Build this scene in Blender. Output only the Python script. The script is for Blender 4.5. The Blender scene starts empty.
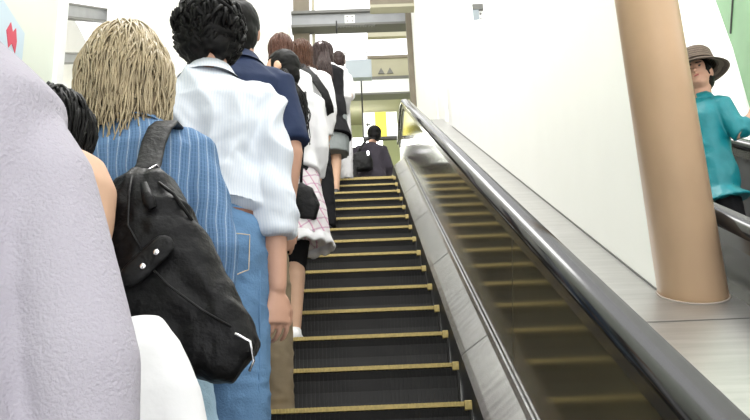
import bpy, bmesh, math, random
from mathutils import Vector, Matrix, noise
random.seed(7)
C = bpy.context.scene.collection
PI = math.pi; c30 = math.cos(PI/6); s30 = .5

# ------------------------------------------------------------------ materials
def lin(c):
    return tuple(((v/255)/12.92 if v/255 <= .04045 else ((v/255+.055)/1.055)**2.4) for v in c)
def mat(name, rgb, rough=.6, metal=0., spec=.5, var=0., vscale=8., bump=0., bscale=60., bstretch=(1,1,1), emit=0., lines=None, trans=0.):
    """rgb in 0-255 sRGB; lines = [(axis vector, frequency, width, rgb, strength)]"""
    m = bpy.data.materials.new(name); m.use_nodes = True
    nt = m.node_tree; N = nt.nodes; L = nt.links; b = N['Principled BSDF']
    b.inputs['Roughness'].default_value = rough; b.inputs['Metallic'].default_value = metal
    b.inputs['Specular IOR Level'].default_value = spec
    tc = N.new('ShaderNodeTexCoord'); src = None
    base = N.new('ShaderNodeRGB'); base.outputs[0].default_value = (*lin(rgb), 1); src = base.outputs[0]
    if var > 0:
        nz = N.new('ShaderNodeTexNoise'); nz.inputs['Scale'].default_value = vscale; nz.inputs['Detail'].default_value = 5
        mp = N.new('ShaderNodeMapping'); mp.inputs['Scale'].default_value = bstretch
        L.new(tc.outputs['Object'], mp.inputs['Vector']); L.new(mp.outputs[0], nz.inputs['Vector'])
        mr = N.new('ShaderNodeMapRange'); mr.inputs[1].default_value = .3; mr.inputs[2].default_value = .7
        mr.inputs[3].default_value = 1-var; mr.inputs[4].default_value = 1+var
        L.new(nz.outputs[0], mr.inputs[0])
        vm = N.new('ShaderNodeVectorMath'); vm.operation = 'SCALE'
        L.new(src, vm.inputs[0]); L.new(mr.outputs[0], vm.inputs['Scale']); src = vm.outputs[0]
    if lines:
        nz = N.new('ShaderNodeTexNoise'); nz.inputs['Scale'].default_value = 5
        L.new(tc.outputs['Object'], nz.inputs['Vector'])
        vs = N.new('ShaderNodeVectorMath'); vs.operation = 'SCALE'; vs.inputs['Scale'].default_value = .035
        L.new(nz.outputs['Color'], vs.inputs[0])
        va = N.new('ShaderNodeVectorMath'); va.operation = 'ADD'
        L.new(tc.outputs['Object'], va.inputs[0]); L.new(vs.outputs[0], va.inputs[1])
        for ax, fr, wd, col, st in lines:
            d = N.new('ShaderNodeVectorMath'); d.operation = 'DOT_PRODUCT'; d.inputs[1].default_value = ax
            L.new(va.outputs[0], d.inputs[0])
            mu = N.new('ShaderNodeMath'); mu.operation = 'MULTIPLY'; mu.inputs[1].default_value = fr; L.new(d.outputs['Value'], mu.inputs[0])
            fr_ = N.new('ShaderNodeMath'); fr_.operation = 'FRACT'; L.new(mu.outputs[0], fr_.inputs[0])
            lt = N.new('ShaderNodeMath'); lt.operation = 'LESS_THAN'; lt.inputs[1].default_value = wd; L.new(fr_.outputs[0], lt.inputs[0])
            ms = N.new('ShaderNodeMath'); ms.operation = 'MULTIPLY'; ms.inputs[1].default_value = st; L.new(lt.outputs[0], ms.inputs[0])
            mx = N.new('ShaderNodeMixRGB'); L.new(ms.outputs[0], mx.inputs[0]); L.new(src, mx.inputs[1]); mx.inputs[2].default_value = (*lin(col), 1)
            src = mx.outputs[0]
    L.new(src, b.inputs['Base Color'])
    if emit:
        L.new(src, b.inputs['Emission Color']); b.inputs['Emission Strength'].default_value = emit
    if trans: b.inputs['Transmission Weight'].default_value = trans
    if bump > 0:
        nb = N.new('ShaderNodeTexNoise'); nb.inputs['Scale'].default_value = bscale; nb.inputs['Detail'].default_value = 6
        mp = N.new('ShaderNodeMapping'); mp.inputs['Scale'].default_value = bstretch
        L.new(tc.outputs['Object'], mp.inputs['Vector']); L.new(mp.outputs[0], nb.inputs['Vector'])
        bp = N.new('ShaderNodeBump'); bp.inputs['Strength'].default_value = bump; bp.inputs['Distance'].default_value = .02
        L.new(nb.outputs[0], bp.inputs['Height']); L.new(bp.outputs[0], b.inputs['Normal'])
    return m

M = dict(
 step=mat('step_black', (34,33,32), .55, .3, .5, .25, 14),
 yellow=mat('step_yellow', (184,164,102), .55, 0, .4, .18, 60),
 steel=mat('brushed_steel', (176,176,176), .24, 1, .5, .22, 2.2, .06, 120, (1,12,1)),
 deck=mat('deck_steel', (172,171,169), .36, 1, .5, .10, 3, .05, 90, (1,14,1)),
 seam=mat('seam_dark', (90,90,88), .5, .6),
 seamb=mat('seam_bright', (235,235,230), .4, .6),
 rubber=mat('handrail_rubber', (34,34,36), .16, 0, .8),
 guide=mat('handrail_guide', (150,150,150), .25, 1),
 dglass=mat('smoked_panel', (84,77,60), .11, 0, .22, .15, 2.5),
 wall=mat('white_wall', (252,252,250), .55, 0, .4, .02, 3),
 cream=mat('cream_wall', (250,249,243), .6, 0, .4, .03, 3),
 panel=mat('pale_green_panel', (222,228,214), .3, 0, .5, .04, 2),
 column=mat('tan_column', (220,186,152), .34, 0, .5, .06, 4, .02, 40),
 joint=mat('column_joint', (150,140,130), .6),
 beam=mat('grey_beam', (146,148,150), .5, .2, .5, .08, 5),
 beamd=mat('dark_beam', (112,112,108), .6, .2),
 taupe=mat('taupe_steel', (118,110,95), .6, 0, .4, .12, 4),
 beige=mat('beige_ceiling', (168,164,144), .7, 0, .3, .05, 3),
 hall=mat('green_hall_wall', (232,236,204), .6, 0, .4, .08, 2),
 floor=mat('floor_tile', (150,150,140), .4, 0, .5, .08, 4),
 white=mat('white_paint', (242,242,240), .5),
 black=mat('black_paint', (30,30,32), .5),
 dark_panel=mat('dark_grey_panel', (74,74,76), .4, 0, .4, .05, 3),
 signw=mat('sign_white', (235,238,228), .5, emit=.4),
 signy=mat('sign_yellow', (250,235,60), .5, emit=.35),
 lamp=mat('lamp_tube', (255,255,250), .5, emit=6),
 boxg=mat('pale_grey_box', (150,160,166), .4, 0, .5, .03, 3),
 red=mat('poster_red', (206,52,80), .5),
 blue=mat('poster_blue', (196,214,226), .5),
 green=mat('green_panel', (112,150,112), .35, 0, .6, .15, 2.5),
 skin=mat('skin', (188,146,124), .5, 0, .4, .06, 12),
 skinp=mat('skin_light', (202,164,138), .5, 0, .4, .06, 12),
 blackhair=mat('black_hair', (9,8,8), .55, 0, .15, .4, 60),
 brownhair=mat('brown_hair', (70,44,30), .5, 0, .2, .35, 60),
 redhair=mat('auburn_hair', (80,54,44), .5, 0, .2, .3, 60),
 darkbrown=mat('dark_brown_hair', (46,34,32), .5, 0, .2, .35, 60),
 blond=mat('blond_hair', (160,145,116), .42, 0, .5, .22, 30),
 blond_shade=mat('blond_hair_shade', (116,100,76), .5, 0, .4, .3, 40),  # shadow tone of the blond hair, put into the under-layer's colour
 lavender=mat('lavender_grey_cloth', (166,162,172), .85, 0, .2, .05, 6, .35, 240),
 striped=mat('striped_white_cotton', (203,208,215), .8, 0, .2, .02, 6, .12, 22, lines=[((1,0.12,0),125,.3,(184,194,208),.55)]),
 plaid_blue=mat('blue_striped_cotton', (88,118,150), .8, 0, .2, .1, 10, .15, 30, lines=[((1,.35,.03),40,.16,(160,178,198),.8),((1,.35,.03),120,.25,(44,68,112),.6),((0,0,1),90,.2,(96,124,162),.45)]),
 navy=mat('navy_cotton', (32,44,72), .8, 0, .25, .08, 8, .2, 18),
 denim=mat('blue_denim', (94,127,161), .85, 0, .2, .16, 9, .25, 160),
 denimlight=mat('light_denim', (146,172,190), .85, 0, .2, .14, 12, .25, 160),
 thread=mat('orange_thread', (196,176,146), .7),
 khaki=mat('khaki_cotton', (138,124,102), .85, 0, .2, .08, 9, .2, 14),
 whitecloth=mat('white_cloth', (214,214,216), .85, 0, .2, .02, 6, .12, 16),
 plaid_pink=mat('pink_check_cotton', (210,206,208), .85, 0, .2, .02, 6, .1, 16, lines=[((.85,0,.5),22,.16,(200,120,160),.6),((-.5,0,.85),22,.16,(170,110,150),.55),((.85,0,.5),22,.05,(120,70,110),.6)]),
 leather=mat('black_leather', (10,10,12), .45, 0, .18, .2, 10, .5, 22),
 nylon=mat('black_nylon', (15,15,17), .55, 0, .25, .15, 10, .3, 40),
 chrome=mat('chrome', (220,220,225), .15, 1),
 brownbelt=mat('brown_leather', (122,86,70), .5, 0, .4, .1, 20),
 blackcloth=mat('black_cloth', (20,20,23), .85, 0, .2, .1, 10, .2, 20),
 greycloth=mat('grey_cloth', (126,132,132), .85, 0, .2, .05, 10, .15, 20),
 jacket=mat('charcoal_jacket', (56,52,60), .8, 0, .2, .1, 10, .3, 14),
 teal=mat('teal_satin', (14,118,128), .42, 0, .4, .08, 10, .35, 16),
 straw=mat('hat_weave', (84,72,64), .8, 0, .3, .2, 60, .4, 200, lines=[((0,0,1),75,.4,(126,112,98),.6)]),
 shoew=mat('white_shoe', (235,235,235), .6),
 shoeb=mat('black_shoe', (28,28,30), .4),
 eye=mat('eye_dark', (30,22,20), .3),
 lip=mat('lips', (176,98,92), .5),
)

# ------------------------------------------------------------------ helpers
def tag(o, label=None, cat=None, group=None, kind=None):
    if label: o['label'] = label
    if cat: o['category'] = cat
    if group: o['group'] = group
    if kind: o['kind'] = kind
    return o
def empty(name, loc, rz=0, label=None, cat=None, group=None):
    o = bpy.data.objects.new(name, None); C.objects.link(o); o.empty_display_size = .1
    o.location = loc; o.rotation_euler = (0,0,rz)
    return tag(o, label, cat, group)
def obj(name, bm, m, parent=None, smooth=True, label=None, kind=None):
    me = bpy.data.meshes.new(name); bm.normal_update(); bm.to_mesh(me); bm.free()
    if smooth:
        for f in me.polygons: f.use_smooth = True
    for q in (m if isinstance(m, (list,tuple)) else [m]): me.materials.append(q)
    o = bpy.data.objects.new(name, me); C.objects.link(o); o.parent = parent
    return tag(o, label, kind=kind)
def BM(): return bmesh.new()
def box(bm, a, b, mi=0):
    x0,y0,z0 = a; x1,y1,z1 = b
    v = [bm.verts.new(p) for p in ((x0,y0,z0),(x1,y0,z0),(x1,y1,z0),(x0,y1,z0),(x0,y0,z1),(x1,y0,z1),(x1,y1,z1),(x0,y1,z1))]
    for q in ((0,3,2,1),(4,5,6,7),(0,1,5,4),(1,2,6,5),(2,3,7,6),(3,0,4,7)):
        f = bm.faces.new([v[i] for i in q]); f.material_index = mi
    return v
def bevel_box(bm, a, b, w=.004):
    t = BM(); box(t, a, b); bmesh.ops.bevel(t, geom=t.edges[:], offset=w, segments=2, affect='EDGES', profile=.7)
    me = bpy.data.meshes.new('t'); t.to_mesh(me); t.free(); bm.from_mesh(me); bpy.data.meshes.remove(me)
def prism(bm, poly, x0, x1, axis='x'):
    """poly of (a,b); extruded along axis"""
    def P(a,b,t): return {'x':(t,a,b),'y':(a,t,b),'z':(a,b,t)}[axis]
    A = [bm.verts.new(P(a,b,x0)) for a,b in poly]; B = [bm.verts.new(P(a,b,x1)) for a,b in poly]
    n = len(poly)
    for i in range(n): bm.faces.new((A[i],A[(i+1)%n],B[(i+1)%n],B[i]))
    bm.faces.new(A[::-1]); bm.faces.new(B)
    bmesh.ops.recalc_face_normals(bm, faces=bm.faces[:])
def loft(bm, pts, radii, n=16, ref=(0,1,0), ex=2.0, cap=True, side=None):
    """tube through pts with elliptical sections (rx, ry)"""
    pts = [Vector(p) for p in pts]; rings = []
    ref = Vector(ref)
    for i, p in enumerate(pts):
        t = (pts[min(i+1,len(pts)-1)]-pts[max(i-1,0)]).normalized()
        r = radii[i] if isinstance(radii[i], (tuple,list)) else (radii[i], radii[i])
        u = t.cross(ref) if side is None else Vector(side)-t*t.dot(Vector(side))
        if u.length < .05: u = t.cross(Vector((1,0,0)))
        u.normalize(); w = u.cross(t).normalized()
        ring = []
        for k in range(n):
            a = 2*PI*k/n; ca, sa = math.cos(a), math.sin(a)
            ca = math.copysign(abs(ca)**(2/ex), ca); sa = math.copysign(abs(sa)**(2/ex), sa)
            ring.append(bm.verts.new(p+u*(r[0]*ca)+w*(r[1]*sa)))
        rings.append(ring)
    for a, b in zip(rings, rings[1:]):
        for k in range(n): bm.faces.new((a[k],a[(k+1)%n],b[(k+1)%n],b[k]))
    if cap: bm.faces.new(rings[0][::-1]); bm.faces.new(rings[-1])
    return rings
def limb(bm, pts, radii, n=14, ref=(0,1,0), sub=4, flat_end=False):
    """rounded-end tapered tube"""
    P = [Vector(p) for p in pts]; Q=[]; R=[]
    d0 = (P[0]-P[1]).normalized(); d1 = (P[-1]-P[-2]).normalized()
    rr = [(r if isinstance(r,(tuple,list)) else (r,r)) for r in radii]
    for a in (80,55,28):
        s = math.sin(math.radians(a)); c = math.cos(math.radians(a)); Q.append(P[0]+d0*rr[0][0]*s); R.append((rr[0][0]*c, rr[0][1]*c))
    for i in range(len(P)-1):
        for k in range(sub):
            t = k/sub; Q.append(P[i].lerp(P[i+1], t)); tt=t
            R.append((rr[i][0]*(1-tt)+rr[i+1][0]*tt, rr[i][1]*(1-tt)+rr[i+1][1]*tt))
    Q.append(P[-1]); R.append(rr[-1])
    if not flat_end:
        for a in (28,55,80):
            s = math.sin(math.radians(a)); c = math.cos(math.radians(a)); Q.append(P[-1]+d1*rr[-1][0]*s); R.append((rr[-1][0]*c, rr[-1][1]*c))
    loft(bm, Q, R, n, ref)
def ell(bm, c, r, rot=None, seg=18, ring=12):
    mtx = Matrix.Translation(c) @ (rot.to_4x4() if rot else Matrix.Identity(4)) @ Matrix.Diagonal((*r,1))
    bmesh.ops.create_uvsphere(bm, u_segments=seg, v_segments=ring, radius=1, matrix=mtx)
def tube(bm, pts, r, n=8):
    loft(bm, pts, [r]*len(pts) if not isinstance(r,(list,tuple)) else r, n, (0.13,.31,.94))
def fuse(bm, voxel=.01, smooth=4, disp=0., dscale=6., dstretch=(1,1,1), seed=0, cut=None):
    """voxel union of everything in bm, smoothed, gently displaced; returns a new bmesh"""
    bmesh.ops.recalc_face_normals(bm, faces=bm.faces[:])
    me = bpy.data.meshes.new('t'); bm.to_mesh(me); bm.free()
    o = bpy.data.objects.new('t', me); C.objects.link(o)
    r = o.modifiers.new('r','REMESH'); r.mode='VOXEL'; r.voxel_size=voxel
    if smooth:
        s = o.modifiers.new('s','SMOOTH'); s.iterations=smooth; s.factor=.5
    dg = bpy.context.evaluated_depsgraph_get(); dg.update()
    me2 = bpy.data.meshes.new_from_object(o.evaluated_get(dg))
    bpy.data.objects.remove(o); bpy.data.meshes.remove(me)
    out = BM(); out.from_mesh(me2); bpy.data.meshes.remove(me2)
    if disp:
        out.normal_update(); sv = Vector((seed*3.1, seed*1.7, seed*.9))
        for v in out.verts:
            q = Vector((v.co.x*dstretch[0], v.co.y*dstretch[1], v.co.z*dstretch[2]))*dscale+sv
            q = q + noise.noise_vector(q*.6)*.9
            h = 1-2*abs(noise.noise(q)); h2 = noise.noise(q*2.7)
            v.co += v.normal*disp*(h*.75-.3+h2*.35)
    if cut:   # flatten verts beyond a z plane
        for v in out.verts:
            if v.co.z < cut: v.co.z = cut
    return out

# ---- escalator paths: x right, t along the slope, p square to it
def path(t, p, s1=7.0, R=1.0):
    if t <= s1: return (t*c30-p*s30, t*s30+p*c30)
    cy, cz = s1*c30+R*s30, s1*s30-R*c30
    L = R*PI/6
    if t <= s1+L:
        th = PI/6-(t-s1)/R
        return (cy-(R+p)*math.sin(th), cz+(R+p)*math.cos(th))
    return (cy+(t-s1-L), cz+R+p)
def W(x, t, p): return Vector((x, t*c30-p*s30, t*s30+p*c30))
def sweep(bm, prof, t0, t1, s1=7.0, R=1.0, dt=None):
    ts = [t0]
    if t1 > s1:
        if t0 < s1: ts += [s1]
        k = 10
        for i in range(1,k+1):
            q = s1+R*PI/6*i/k
            if t0 < q < t1: ts.append(q)
    ts.append(t1)
    rings = []
    for t in ts:
        rings.append([bm.verts.new((x, *path(t,p,s1,R))) for x,p in prof])
    n = len(prof)
    for a,b in zip(rings, rings[1:]):
        for k in range(n): bm.faces.new((a[k],a[(k+1)%n],b[(k+1)%n],b[k]))
    bm.faces.new(rings[0][::-1]); bm.faces.new(rings[-1])
    bmesh.ops.recalc_face_normals(bm, faces=bm.faces[:])
T0, T1 = -6.2, 8.2
ZL = 7.0*s30-1.0*c30+1.0         # level of the upper landing (handrail path)
ZF = 6.5*s30-1.5*c30+1.5         # level of the upper floor

# ------------------------------------------------------------------ escalator steps
def make_step(xa, xb, label, group):
    root = empty('escalator_step', (0,0,0), 0, label, 'escalator step', group)
    w = xb-xa
    b = BM(); nC = int(w/.0182)                        # ribbed, slightly hollow riser
    prof = [(0.006,-.018),(.018,-.05),(.024,-.10),(.020,-.15),(.012,-.20),(.006,-.231)]
    xs = []
    for i in range(nC):
        x = xa+w*i/nC; q = w/nC
        xs += [(x,0),(x+q*.5,0),(x+q*.5,.006),(x+q,.006)]
    rows = [[b.verts.new((x, y+d, z)) for x,d in xs] for y,z in prof]
    for r0,r1 in zip(rows, rows[1:]):
        for i in range(len(xs)-1): b.faces.new((r0[i],r1[i],r1[i+1],r0[i+1]))
    back = BM(); box(back, (xa+.002,.031,-.229),(xb-.002,.05,-.02))
    me = bpy.data.meshes.new('t'); back.to_mesh(me); back.free(); b.from_mesh(me); bpy.data.meshes.remove(me)
    obj('riser', b, M['step'], root, False)
    b = BM(); box(b, (xa,.03,-.02),(xb,.40,-.006))     # tread with raised cleats
    for i in range(0, nC, 1):
        x = xa+w*i/nC; box(b, (x+.004,.031,-.006),(x+.0125,.398,0))
    obj('tread', b, M['step'], root, False)
    b = BM(); box(b, (xa+.03,.003,-.015),(xb-.03,.032,0.002))
    k = int((w-.06)/.0125)
    for i in range(k):
        x = xa+.03+(w-.06)*i/k; box(b, (x+.001,-.004,-.016),(x+.0068,.004,.0015))
    obj('nosing', b, M['yellow'], root, False)
    for x0,x1 in ((xa,xa+.028),(xb-.028,xb)):
        b = BM(); bevel_box(b, (x0,-.002,-.03),(x1,.05,.006), .003); obj('end_marking', b, M['yellow'], root)
    b = BM(); bevel_box(b, (xb-.010,.001,-.229),(xb-.001,.034,-.03), .003); obj('side_rim', b, M['step'], root)
    return root
def copy_tree(o, parent=None):
    c = o.copy(); C.objects.link(c)
    if parent: c.parent = parent
    for ch in list(o.children): copy_tree(ch, c)
    return c
ords = 'first second third fourth fifth sixth seventh eighth ninth tenth eleventh twelfth thirteenth fourteenth fifteenth sixteenth'.split()
proto = None
XA, XB = -.69, .405
for n in range(-8, 18):
    if n < 0: lab = f'black escalator step below the frame, {ords[-n-1]} under the lowest yellow edge'
    elif n <= 15: lab = f'black ribbed escalator step with yellow edge, {ords[n]} up from the picture bottom'
    else: lab = f'black escalator step running level into the upper landing, {ords[n-16]} past the crest'
    if proto is None: proto = make_step(XA, XB, lab, 'steps of the main escalator'); o = proto
    else: o = copy_tree(proto); o['label'] = lab
    y, z = path(n*.4619, 0, 6.5, 1.5)
    if n > 14: y = 14*.4 + (n-14)*.4
    if n > 14:
        th = max(0, PI/6-(n*.4619-6.5)/1.5); z = 6.5*s30-1.5*c30+1.5*math.cos(th)
    if n > 16: z = ZF
    o.location = (0, y, z)

# ------------------------------------------------------------------ balustrades
def balustrade(sgn, xe, label, t0=T0, t1=T1, s=1, lowpan=True):
    """xe: step edge; sgn +1 when the balustrade is on the right of the steps"""
    r = empty('balustrade', (0,0,0), 0, label, 'balustrade', 'escalator balustrades')
    X = lambda d: xe+sgn*d
    b = BM(); sweep(b, [(X(.003),-.40),(X(.008),.04),(X(.012),.04),(X(.012),-.40)], t0, t1); obj('skirt_panel', b, M['black'], r, False)  # black stands in for the dark reflection on the steel skirt
    dk = BM(); sweep(dk, [(X(.008),.04),(X(.028),.058),(X(.118),.125),(X(.130),.14),(X(.138),.14),(X(.138),-.40),(X(.013),-.40),(X(.013),.035)], t0, t1)
    d = obj('inner_deck', dk, M['steel'], r, False, 'brushed steel inner deck')
    return r, d, X
def belt(r, X, t0=T0, t1=T1):
    b = BM()
    sweep(b, [(X(.112),.715),(X(.109),.73),(X(.112),.745),(X(.120),.755),(X(.135),.760),(X(.170),.760),(X(.185),.755),(X(.193),.745),(X(.196),.73),(X(.193),.715),(X(.178),.712),(X(.178),.728),(X(.127),.728),(X(.127),.712)], t0, t1+.04)
    obj('handrail', b, M['rubber'], r, True, 'black rubber handrail')
    b = BM(); sweep(b, [(X(.130),.66),(X(.128),.705),(X(.140),.727),(X(.165),.727),(X(.172),.705),(X(.172),.66)], t0, t1); g = obj('handrail_guide', b, M['guide'], r, False, 'steel guide strip under the handrail')
def panels(r, X, cuts, m):
    for a,b_ in zip(cuts, cuts[1:]):
        b = BM(); sweep(b, [(X(.142),.13),(X(.142),.68),(X(.150),.68),(X(.150),.13)], a+.006, b_-.006); obj('side_panel', b, m, r, False)
        b = BM(); sweep(b, [(X(.143),.13),(X(.143),.66),(X(.149),.66),(X(.149),.13)], b_-.007, b_+.007); obj('joint_strip', b, M['seam'], r, False)
# main escalator, right side
r, d, X = balustrade(1, XB, 'dark glossy balustrade with black handrail, right of the black steps')
for t in (-1.4,.05+.38,2.1,3.6,5.0,6.2):
    b = BM(); sweep(b, [(X(.0078),.041),(X(.0278),.0594),(X(.1178),.1264),(X(.1178),.1255),(X(.0278),.058),(X(.0078),.040)], t, t+.008); obj('deck_joint', b, M['seam'], d, False)
panels(r, X, [T0,-4.3,-2.2,-.1,2.25,3.35,4.9,6.6,T1], M['dglass']); belt(r, X)
# main escalator, left side
r, d, X = balustrade(-1, XA, 'balustrade hidden behind the queue, left of the black steps')
panels(r, X, [T0,-4.3,-2.2,-.1,2.25,4.4,6.6,T1], M['dglass']); belt(r, X)
# neighbouring escalator
X2A, X2B = 1.375, 1.985
r, d, X = balustrade(-1, X2A, 'near balustrade of the neighbouring escalator, right of the tan column')
panels(r, X, [T0,-3,-1,1,3,5,T1], M['guide']); belt(r, X)
r, d, X = balustrade(1, X2B, 'far balustrade of the neighbouring escalator, under the hand of the woman in teal')
panels(r, X, [T0,-3,-1,1,3,5,T1], M['dark_panel']); belt(r, X)
proto = None
for n in range(-2, 13):
    lab = f'grey-black escalator step of the neighbouring escalator, {ords[n+2]} from its hidden lower end'
    if n == 2: lab = 'escalator step under the woman in teal on the neighbouring escalator'
    if proto is None: proto = make_step(X2A, X2B, lab, 'steps of the neighbouring escalator'); o = proto
    else: o = copy_tree(proto); o['label'] = lab
    o.location = (0, n*.4-.15, n*.231-.06)
# steel decks beside the belts
def deck(name, prof, lab, t0=T0, t1=T1):
    b = BM(); sweep(b, prof, t0, t1); o = obj(name, b, M['deck'], None, False); return tag(o, lab, 'deck')
o = deck('outer_deck', [(.604,.50),(.604,.524),(.61,.53),(1.165,.53),(1.17,.52),(1.17,.50)], 'wide brushed steel deck between the two escalators, under the tan column')
for t in (-.83,):
    b = BM(); sweep(b, [(.612,.5305),(.612,.5312),(1.16,.5312),(1.16,.5305)], t, t+.007); obj('deck_joint', b, M['seam'], o, False)
b = BM(); sweep(b, [(.612,.5305),(.612,.542),(.618,.544),(.618,.5305)], T0, T1); obj('edge_strip', b, M['steel'], o, False)
b = BM(); sweep(b, [(.60,-.4),(.60,.50),(.61,.50),(.61,-.4)], T0, T1); obj('outer_cladding', b, M['guide'], o, False)
deck('outer_deck', [(-.948,.50),(-.948,.53),(-.892,.53),(-.892,.50)], 'narrow steel deck between the left handrail and the cream wall')

# ------------------------------------------------------------------ tan column and white walls
t = empty('column', (1.05,-.73,.185), 0, 'smooth round tan column standing on the steel deck', 'column')
b = BM(); loft(b, [(0,0,-.15),(0,0,5.2)], [.107,.107], 64, (0,1,0))
for v in b.verts:
    if v.co.z < 0: v.co.z = (.5305+(v.co.y-.73)*s30)/c30-.185
obj('shaft', b, M['column'], t)
b = BM()                                               # sealant line where the shaft meets the sloping deck
pts=[]
for k in range(65):
    a=2*PI*k/64; x=.109*math.cos(a); y=.109*math.sin(a); Y=-.73+y
    z = (.531+Y*s30)/c30-.185
    pts.append((x,y,z))
tube(b, pts, .0035, 6); obj('base_seal', b, M['joint'], t)
def wall(name, bm, m): return obj(name, bm, m, None, False, kind='structure')
b = BM()                                               # white infill wall rising with the slope
def slope_z(y,p): return (p+y*s30)/c30
prism(b, [(-.70,slope_z(-.70,.5305)),(4.95,slope_z(4.95,.5305)),(4.95,slope_z(4.95,1.49)),(-.70,slope_z(-.70,1.52))], .955, 1.03); wall('wall_right', b, M['wall'])
b = BM(); prism(b, [(-.70,slope_z(-.70,.529)),(4.95,slope_z(4.95,.529)),(4.95,slope_z(4.95,.536)),(-.70,slope_z(-.70,.536))], .951, .9545); wall('trim_4', b, M['seam'])
b = BM(); prism(b, [(4.952,slope_z(4.952,.531)),(5.25,slope_z(5.25,.531)),(5.25,10),(4.952,10)], .955, 1.25); wall('trim_1', b, M['white'])
b = BM(); prism(b, [(5.5,slope_z(5.5,.531)),(5.8,slope_z(5.8,.531)),(6.32,4.17),(6.32,10),(5.5,10)], .955, 1.12); wall('wall_upper_right', b, M['wall'])
b = BM(); prism(b, [(5.252,slope_z(5.252,.531)),(5.498,slope_z(5.498,.531)),(5.498,5.35),(5.252,5.35)], .99, 1.02); wall('trim_2', b, M['white'])
b = BM(); box(b, (.87,9.62,ZF),(.953,9.80,10)); wall('trim_5', b, M['taupe'])
b = BM(); box(b, (.955,6.40,4.17),(1.12,9.9,10)); wall('wall_hall_right', b, M['wall'])
b = BM()
box(b, (-1.05,-7,-5),(-.95,-.96,7)); wall('wall_near_left', b, M['panel'])
b = BM(); box(b, (-1.03,-.96,-4),(-.935,-.90,7)); wall('trim_3', b, M['white'])
b = BM(); box(b, (-1.05,-.90,-4),(-.95,-.04,.9)); box(b,(-1.05,-.90,3.2),(-.95,-.04,7)); wall('wall_mid_left', b, M['cream'])
b = BM(); prism(b, [(-.04,-3),(9.9,-3),(9.9,8.1),(9.3,8.5),(-.04,8.5)], -1.05, -.95); wall('wall_left', b, M['cream'])
b = BM(); box(b, (3.1,-6,-4),(3.2,14,9)); wall('wall_far_right', b, M['wall'])
# poster on the near left wall
t = empty('poster', (-.948,-1.33,.85), 0, 'pale blue poster with a red mark on the near left wall', 'poster')
b = BM(); box(b, (0,-.30,-.5),(.004,.09,.06)); obj('sheet', b, M['blue'], t, False)
b = BM(); prism(b, [(-.045,-.01),(-.02,.03),(0,.01),(.02,.035),(.035,0),(.03,-.04),(0,-.025),(-.02,-.05)], .004, .0055); obj('red_mark', b, M['red'], t, False, 'red painted mark')
# steel seen through the opening on the left
def girder(name, a, b_, label, w=.16, h=.2, m='beam', cat='beam'):
    t = empty(name, a, 0, label, cat); A=Vector((0,0,0)); B=Vector(b_)-Vector(a)
    d=B.normalized(); up = Vector((0,0,1)) if abs(d.z)<.8 else Vector((1,0,0)); s=d.cross(up).normalized(); u=s.cross(d)
    def slab(nm, w0,w1,h0,h1,mm):
        bm=BM(); vs=[]
        for P in (A,B):
            vs.append([bm.verts.new(P+s*x+u*y) for x,y in ((w0,h0),(w1,h0),(w1,h1),(w0,h1))])
        for k in range(4): bm.faces.new((vs[0][k],vs[0][(k+1)%4],vs[1][(k+1)%4],vs[1][k]))
        bm.faces.new(vs[0][::-1]); bm.faces.new(vs[1]); bmesh.ops.recalc_face_normals(bm, faces=bm.faces[:])
        obj(nm,bm,mm,t,False)
    slab('upper_flange',-w/2,w/2,h/2-.02,h/2,M['beamd']); slab('lower_flange',-w/2,w/2,-h/2,-h/2+.02,M['beamd']); slab('web',-w*.36,w*.36,-h/2+.02,h/2-.02,M[m])
    return t
girder('steel_beam', (-3,3.6,4.16),(-3,10,7.86), 'grey sloping steel beam seen high through the left opening', .2, .16)
girder('steel_beam', (-3,3.6,3.62),(-3,10,7.22), 'lower grey steel beam seen through the left opening', .2, .12)
girder('steel_post', (-2.78,6.9,4.5),(-2.78,6.4,8.5), 'grey post crossing the beams behind the blond woman', .2, .25)
b = BM(); box(b, (-3.35,-6,-4),(-3.25,14,5.7)); wall('wall_outer_left', b, M['cream'])

# ------------------------------------------------------------------ upper landing, beams, hall
b = BM(); box(b, (-.95,6.82,ZF-.25),(.95,15,ZF)); wall('floor', b, M['floor'])
b = BM(); box(b, (-3,15,ZF-.3),(3,15.1,8.6)); wall('wall_back', b, M['hall'])
b = BM(); box(b, (-1.2,9.9,ZF-.3),(-1.1,15,8.6)); wall('wall_hall_left', b, M['hall'])
b = BM(); box(b, (1.3,9.9,ZF-.3),(1.4,15,8.6)); wall('wall_hall_far_right', b, M['hall'])
b = BM(); prism(b, [(10.56,6.70),(14.98,8.30),(14.98,8.42),(10.56,6.82)], -1.08, 1.28); wall('ceiling', b, M['beige'])
# big grey crossbeam with bolt plate
t = empty('crossbeam', (-.95,10,7.65), 0, 'wide grey steel crossbeam with a bolted plate above the stair opening', 'beam')
b = BM(); box(b,(.0,0,.06),(1.9,.12,.27)); obj('web', b, M['beam'], t, False)
b = BM(); box(b,(0,-.05,.27),(1.9,.2,.32)); obj('upper_flange', b, M['beamd'], t, False)
b = BM(); box(b,(0,-.05,.02),(1.9,.2,.06)); obj('lower_flange', b, M['beamd'], t, False)
b = BM(); bevel_box(b,(.86,-.012,.085),(1.02,0,.235),.002); pl = obj('bolt_plate', b, M['white'], t, False)
for x in (.90,.98):
    for z in (.12,.20):
        b = BM(); loft(b,[(x,-.012,z),(x,-.024,z)],[.012,.012],6,(0,0,1)); obj('bolt', b, M['beamd'], pl, False)
b = BM()
for i in range(14):
    x=.72+i*.045; prism(b,[(x,.02),(x+.022,-.015),(x+.045,.02)],-.04,-.02,'y')
obj('toothed_edge', b, M['beamd'], t, False)
b = BM(); tube(b,[(.725,-.06,.10),(.725,-.06,-.13)],.012,8); obj('hanging_cable', b, M['black'], t)
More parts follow.
